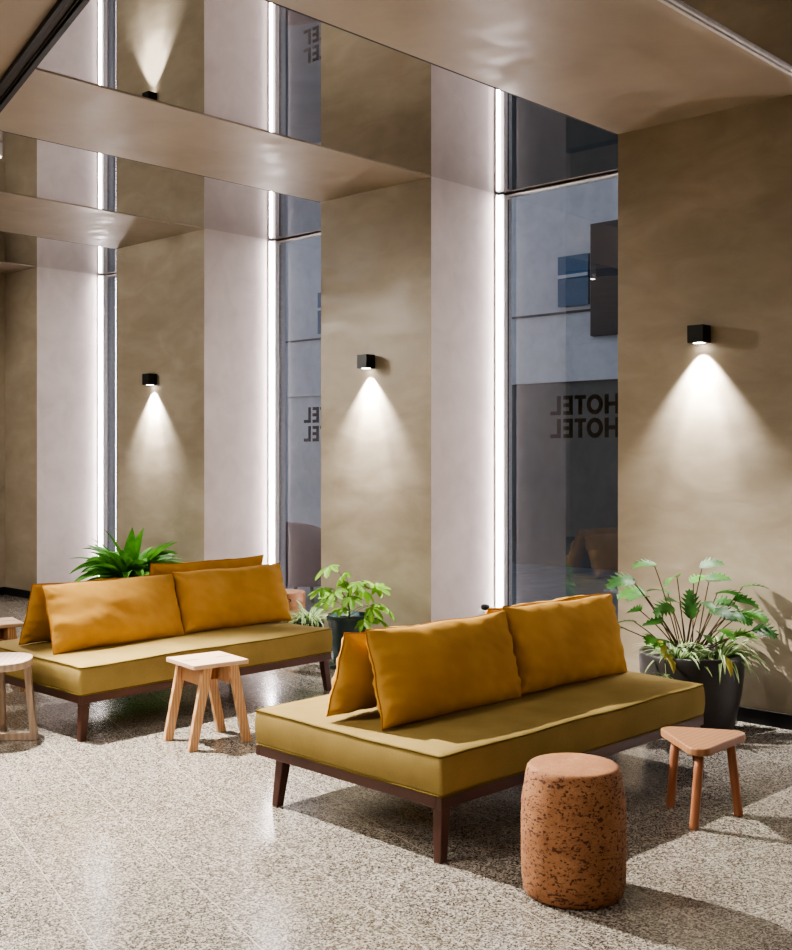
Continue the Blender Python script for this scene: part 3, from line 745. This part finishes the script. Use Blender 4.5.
# --- glazed pot with fatsia, middle
def mk_glaze():
    m, nt, b = new_mat('blue_green_glaze')
    n0 = N(nt, 'ShaderNodeTexNoise', Scale=6.0, Detail=4.0, Distortion=1.0); nt.links.new(coords(nt, (1, 1, .5)), n0.inputs['Vector'])
    r = ramp(nt, n0.outputs[0], [(.3, (.018, .036, .038)), (.6, (.05, .09, .095)), (.8, (.12, .20, .21))]); nt.links.new(r.outputs[0], b.inputs['Base Color'])
    b.inputs['Roughness'].default_value = .15; return m
M_glaze = mk_glaze()
fx, fy = 5.80, 5.965
fp = thing('potted_fatsia', 'lime green fatsia with maple-shaped leaves in a glazed blue-green pot, before the middle pier', 'plant', (fx, fy, 0))
MB().lathe([(.125, 0), (.17, .006), (.185, .03), (.185, .038), (.17, .036), (.12, .018)], n=48).build('saucer', M_glaze, fp, smooth=True)
MB().lathe(pot_lathe([(.105, .03), (.112, .036), (.130, .14), (.146, .26), (.152, .34), (.166, .352), (.168, .380), (.163, .388)], .355, .014), n=56).build('pot', M_glaze, fp, smooth=True)
MB().lathe([(.14, .34), (.14, .358)], n=32).build('soil', M_soil, fp)
fo = MB(); st = MB(); rn = random.Random(11)
fps = [(-.14, 0, .72, .17), (-.03, .05, .66, .13), (.06, -.05, .60, .12), (-.20, -.05, .56, .15), (-.10, -.12, .55, .15), (.16, 0, .60, .13), (.22, .05, .56, .13), (.30, -.06, .42, .14), (.18, -.13, .43, .13), (.02, -.12, .50, .13), (-.14, .08, .48, .14), (.10, .1, .52, .13), (.24, -.1, .34, .12), (-.05, -.15, .42, .11), (.12, -.16, .34, .12), (.0, .08, .58, .13), (-.22, .02, .46, .12)]
st.tube([(0, 0, .35), (.005, .0, .42), (-.005, .01, .50), (0, 0, .58)], .007, 7, r1=.004)
for r, dp, z, L in fps:
    z += .035; tip = VR * r * .88 + VD * dp + Vector((0, 0, z)); st.tube(stem_curve((0, 0, min(z - .08, .36 + (z - .35) * .45)), tip, .12), .003, 5, r1=.002)
    out = (VR * r + VD * dp).normalized() * .9 + Vector((0, 0, -.30)) - VD * .6
    leaf(fo, tip, out, L * .92, L * 1.0, 'palm', 0, droop=rn.uniform(.5, 1.2), roll=rn.uniform(-.6, .6))
fo.build('foliage', M_leaf_l, fp, smooth=False); st.build('stems', M_stem_g, fp, smooth=True)
# --- spider plant in small pot
sp_ = thing('potted_spider_plant', 'spider plant in a small dark pot between the drum stool and the glazed pot', 'plant', (5.93, 6.55, 0))
MB().lathe(pot_lathe([(.085, 0), (.09, .005), (.115, .24), (.122, .245), (.122, .265), (.118, .27)], .25, .01), n=40).build('pot', M_planter, sp_, smooth=True)
MB().lathe([(.105, .22), (.105, .25)], n=24).build('soil', M_soil, sp_)
f_ = spider('x', '', (0, 0, 0), .05, 80, .20, .32, 21, parent=sp_, W=.021); f_.location = (0, 0, .25)
# --- bushy bowl, left
bx_, by_ = 5.62, 8.57
bp = thing('potted_fern', 'bushy bright green plant in a dark bowl pot behind the rear sofa', 'plant', (bx_, by_, 0))
MB().lathe(pot_lathe([(.15, 0), (.17, .01), (.21, .14), (.24, .30), (.25, .43), (.262, .44), (.262, .475), (.256, .48)], .45, .014), n=56).build('pot', M_planter, bp, smooth=True)
MB().lathe([(.235, .43), (.235, .452)], n=32).build('soil', M_soil, bp)
fo = MB(); fe = MB(); rn = random.Random(31)
for k in range(74):
    a = rn.uniform(0, 2 * PI); el = rn.uniform(.35, 2.2); d = Vector((math.cos(a), math.sin(a), el))
    b = Vector((math.cos(a) * .07, math.sin(a) * .07, .45)); L = rn.uniform(.32, .52)
    leaf(fo, b, d, L, rn.uniform(.10, .15), 'lance', rn.choice((0, 0, 1)), rn.uniform(.9, 1.9), .28, roll=rn.uniform(-.5, .5))
for (r, up_, L, W) in ((.9, .75, .56, .15), (1.0, 1.0, .52, .14), (-.35, 1.5, .52, .15), (.3, 1.8, .50, .15), (-.9, .9, .54, .14), (.75, 1.3, .55, .15), (-.6, 1.4, .5, .14), (.1, 2, .48, .15)):
    leaf(fo, VR * .05 * r + Vector((0, 0, .46)), VR * r + Vector((0, 0, up_)) - VD * .2, L, W, 'lance', 0, 1.0, .25)
for k in range(16):                                    # feathery fern fronds
    a = rn.uniform(0, 2 * PI); 
    if k < 8: a = math.atan2(-VR.y, -VR.x) + rn.uniform(-.7, .7)
    d = Vector((math.cos(a), math.sin(a), rn.uniform(.25, .8))).normalized(); p = Vector((math.cos(a) * .12, math.sin(a) * .12, .45)); L = rn.uniform(.28, .42); q = 14
    for j in range(q):
        d = (d + Vector((0, 0, -.12))).normalized(); p2 = p + d * L / q
        fe.tube([p, p2], .0015, 4); s = d.cross(Vector((0, 0, 1))).normalized(); w = .075 * math.sin(PI * (j + 1) / (q + 1)) + .01
        for sg in (-1, 1): leaf(fe, p2, s * sg + d * .5, w, .014, 'lance', 0, .6, .1)
        p = p2
fo.build('foliage', [M_leaf_b, M_leaf_m], bp, smooth=True); fe.build('fern_fronds', M_leaf_d, bp, smooth=True)

# ------------------------------------------------------------------ outside
M_pave = plaster('street_paving', (.10, .105, .115), (.15, .155, .165), (.20, .205, .215), .5)
M_fac = plaster('pale_render', (.40, .40, .41), (.47, .47, .48), (.53, .53, .54), .8)
M_base = plaster('grey_render', (.07, .072, .07), (.09, .093, .09), (.12, .12, .115), .8)
M_bluewin = plain('blue_window', (.03, .09, .17), .15)
M_brown = plain('brown_cladding', (.035, .028, .028), .6)
tag(MB().bx(XG + .13, 40, -14, 40, -.3, -.10).build('ground', M_pave), kind='structure')
bd = thing('opposite_building', 'pale rendered building across the street with a blue window and darker ground floor', 'building', (14, 12, -.1))
MB().bx(0, 5, -16, 18, 2.78, 9).build('upper_wall', M_fac, bd)
MB().bx(.05, 5, -16, .6, 0, 2.78).build('ground_floor_wall', M_base, bd); MB().bx(.05, 5, .6, 18, 0, 2.78).build('ground_floor_wall', M_fac, bd)
MB().bx(-.03, .0, -16, 18, 3.80, 3.83).build('ledge', M_brown, bd)
for y in (-2.42, -6.4, 2.9, 6.6):
    w = MB().bx(-.05, .02, y - .27, y + .27, 3.90, 4.65).build('window', M_bluewin, bd); MB().bx(-.07, -.05, y - .27, y + .27, 4.32, 4.37).build('mullion', M_fac, w)
for y in (-3.35,):
    MB().bx(-.08, 0, y - .4, y + .60, 3.42, 5.06).build('bay', M_brown, bd)
ac = thing('outdoor_armchair', 'rounded reddish armchair standing outside the narrow middle window', 'armchair', (8.75, 9.75, -.1), math.radians(200))
M_mauve = plain('mauve_shell', (.16, .09, .09), .35)
m = MB(); n = 26; rows = []
for k in range(n + 1):
    a = math.radians(-125 + 250 * k / n); hgt = .62 + .28 * math.cos(a / 1.4)
    for (r, z) in ((.34, .18), (.38, hgt * .7), (.40, hgt), (.37, hgt + .02), (.34, hgt), (.32, hgt * .7), (.29, .18)):
        m.v.append(Vector((r * math.cos(a), r * math.sin(a), z)))
for k in range(n):
    for j in range(6): m.f.append([k * 7 + j, k * 7 + j + 1, (k + 1) * 7 + j + 1, (k + 1) * 7 + j]); m.m.append(0)
m.build('back_shell', M_mauve, ac, smooth=True)
MB().lathe([(.28, .30), (.30, .33), (.30, .43), (.27, .46)], n=32).build('seat', M_mauve, ac, smooth=True)
for sx in (-1, 1):
    for sy in (-1, 1): MB().bar((sx * .2, sy * .2, .30), (sx * .25, sy * .25, 0), .035, .035, .025, .025).build('leg', M_brown, ac)

# street and sky light
w = bpy.data.worlds.new('dusk'); sc.world = w; w.use_nodes = True
bg = w.node_tree.nodes['Background']
skyt = w.node_tree.nodes.new('ShaderNodeTexSky'); skyt.sky_type = 'PREETHAM' if False else 'HOSEK_WILKIE'; skyt.turbidity = 6
mixr = w.node_tree.nodes.new('ShaderNodeMix'); mixr.data_type = 'RGBA'; mixr.inputs[0].default_value = .85
w.node_tree.links.new(skyt.outputs[0], mixr.inputs[6]); mixr.inputs[7].default_value = (.55, .58, .68, 1)
w.node_tree.links.new(mixr.outputs[2], bg.inputs[0]); bg.inputs[1].default_value = 1.5

# ------------------------------------------------------------------ camera
cam = bpy.data.cameras.new('camera'); co = bpy.data.objects.new('camera', cam); COL.objects.link(co)
cam.sensor_fit = 'HORIZONTAL'; cam.sensor_width = 36; cam.lens = 36 * 1124.76 / 792; cam.shift_y = -18 / 792
co.location = (0, 0, 1.55); co.rotation_euler = (PI / 2, 0, math.radians(43.41 - 90)); cam.clip_start = .05
sc.camera = co
sc.view_settings.view_transform = 'AgX'; sc.view_settings.look = 'AgX - Medium High Contrast'; sc.view_settings.exposure = -.12
sc.cycles.use_denoising = True; sc.cycles.caustics_reflective = False; sc.cycles.caustics_refractive = False
sc.cycles.max_bounces = 10; sc.cycles.diffuse_bounces = 4; sc.cycles.glossy_bounces = 6; sc.cycles.sample_clamp_indirect = 8
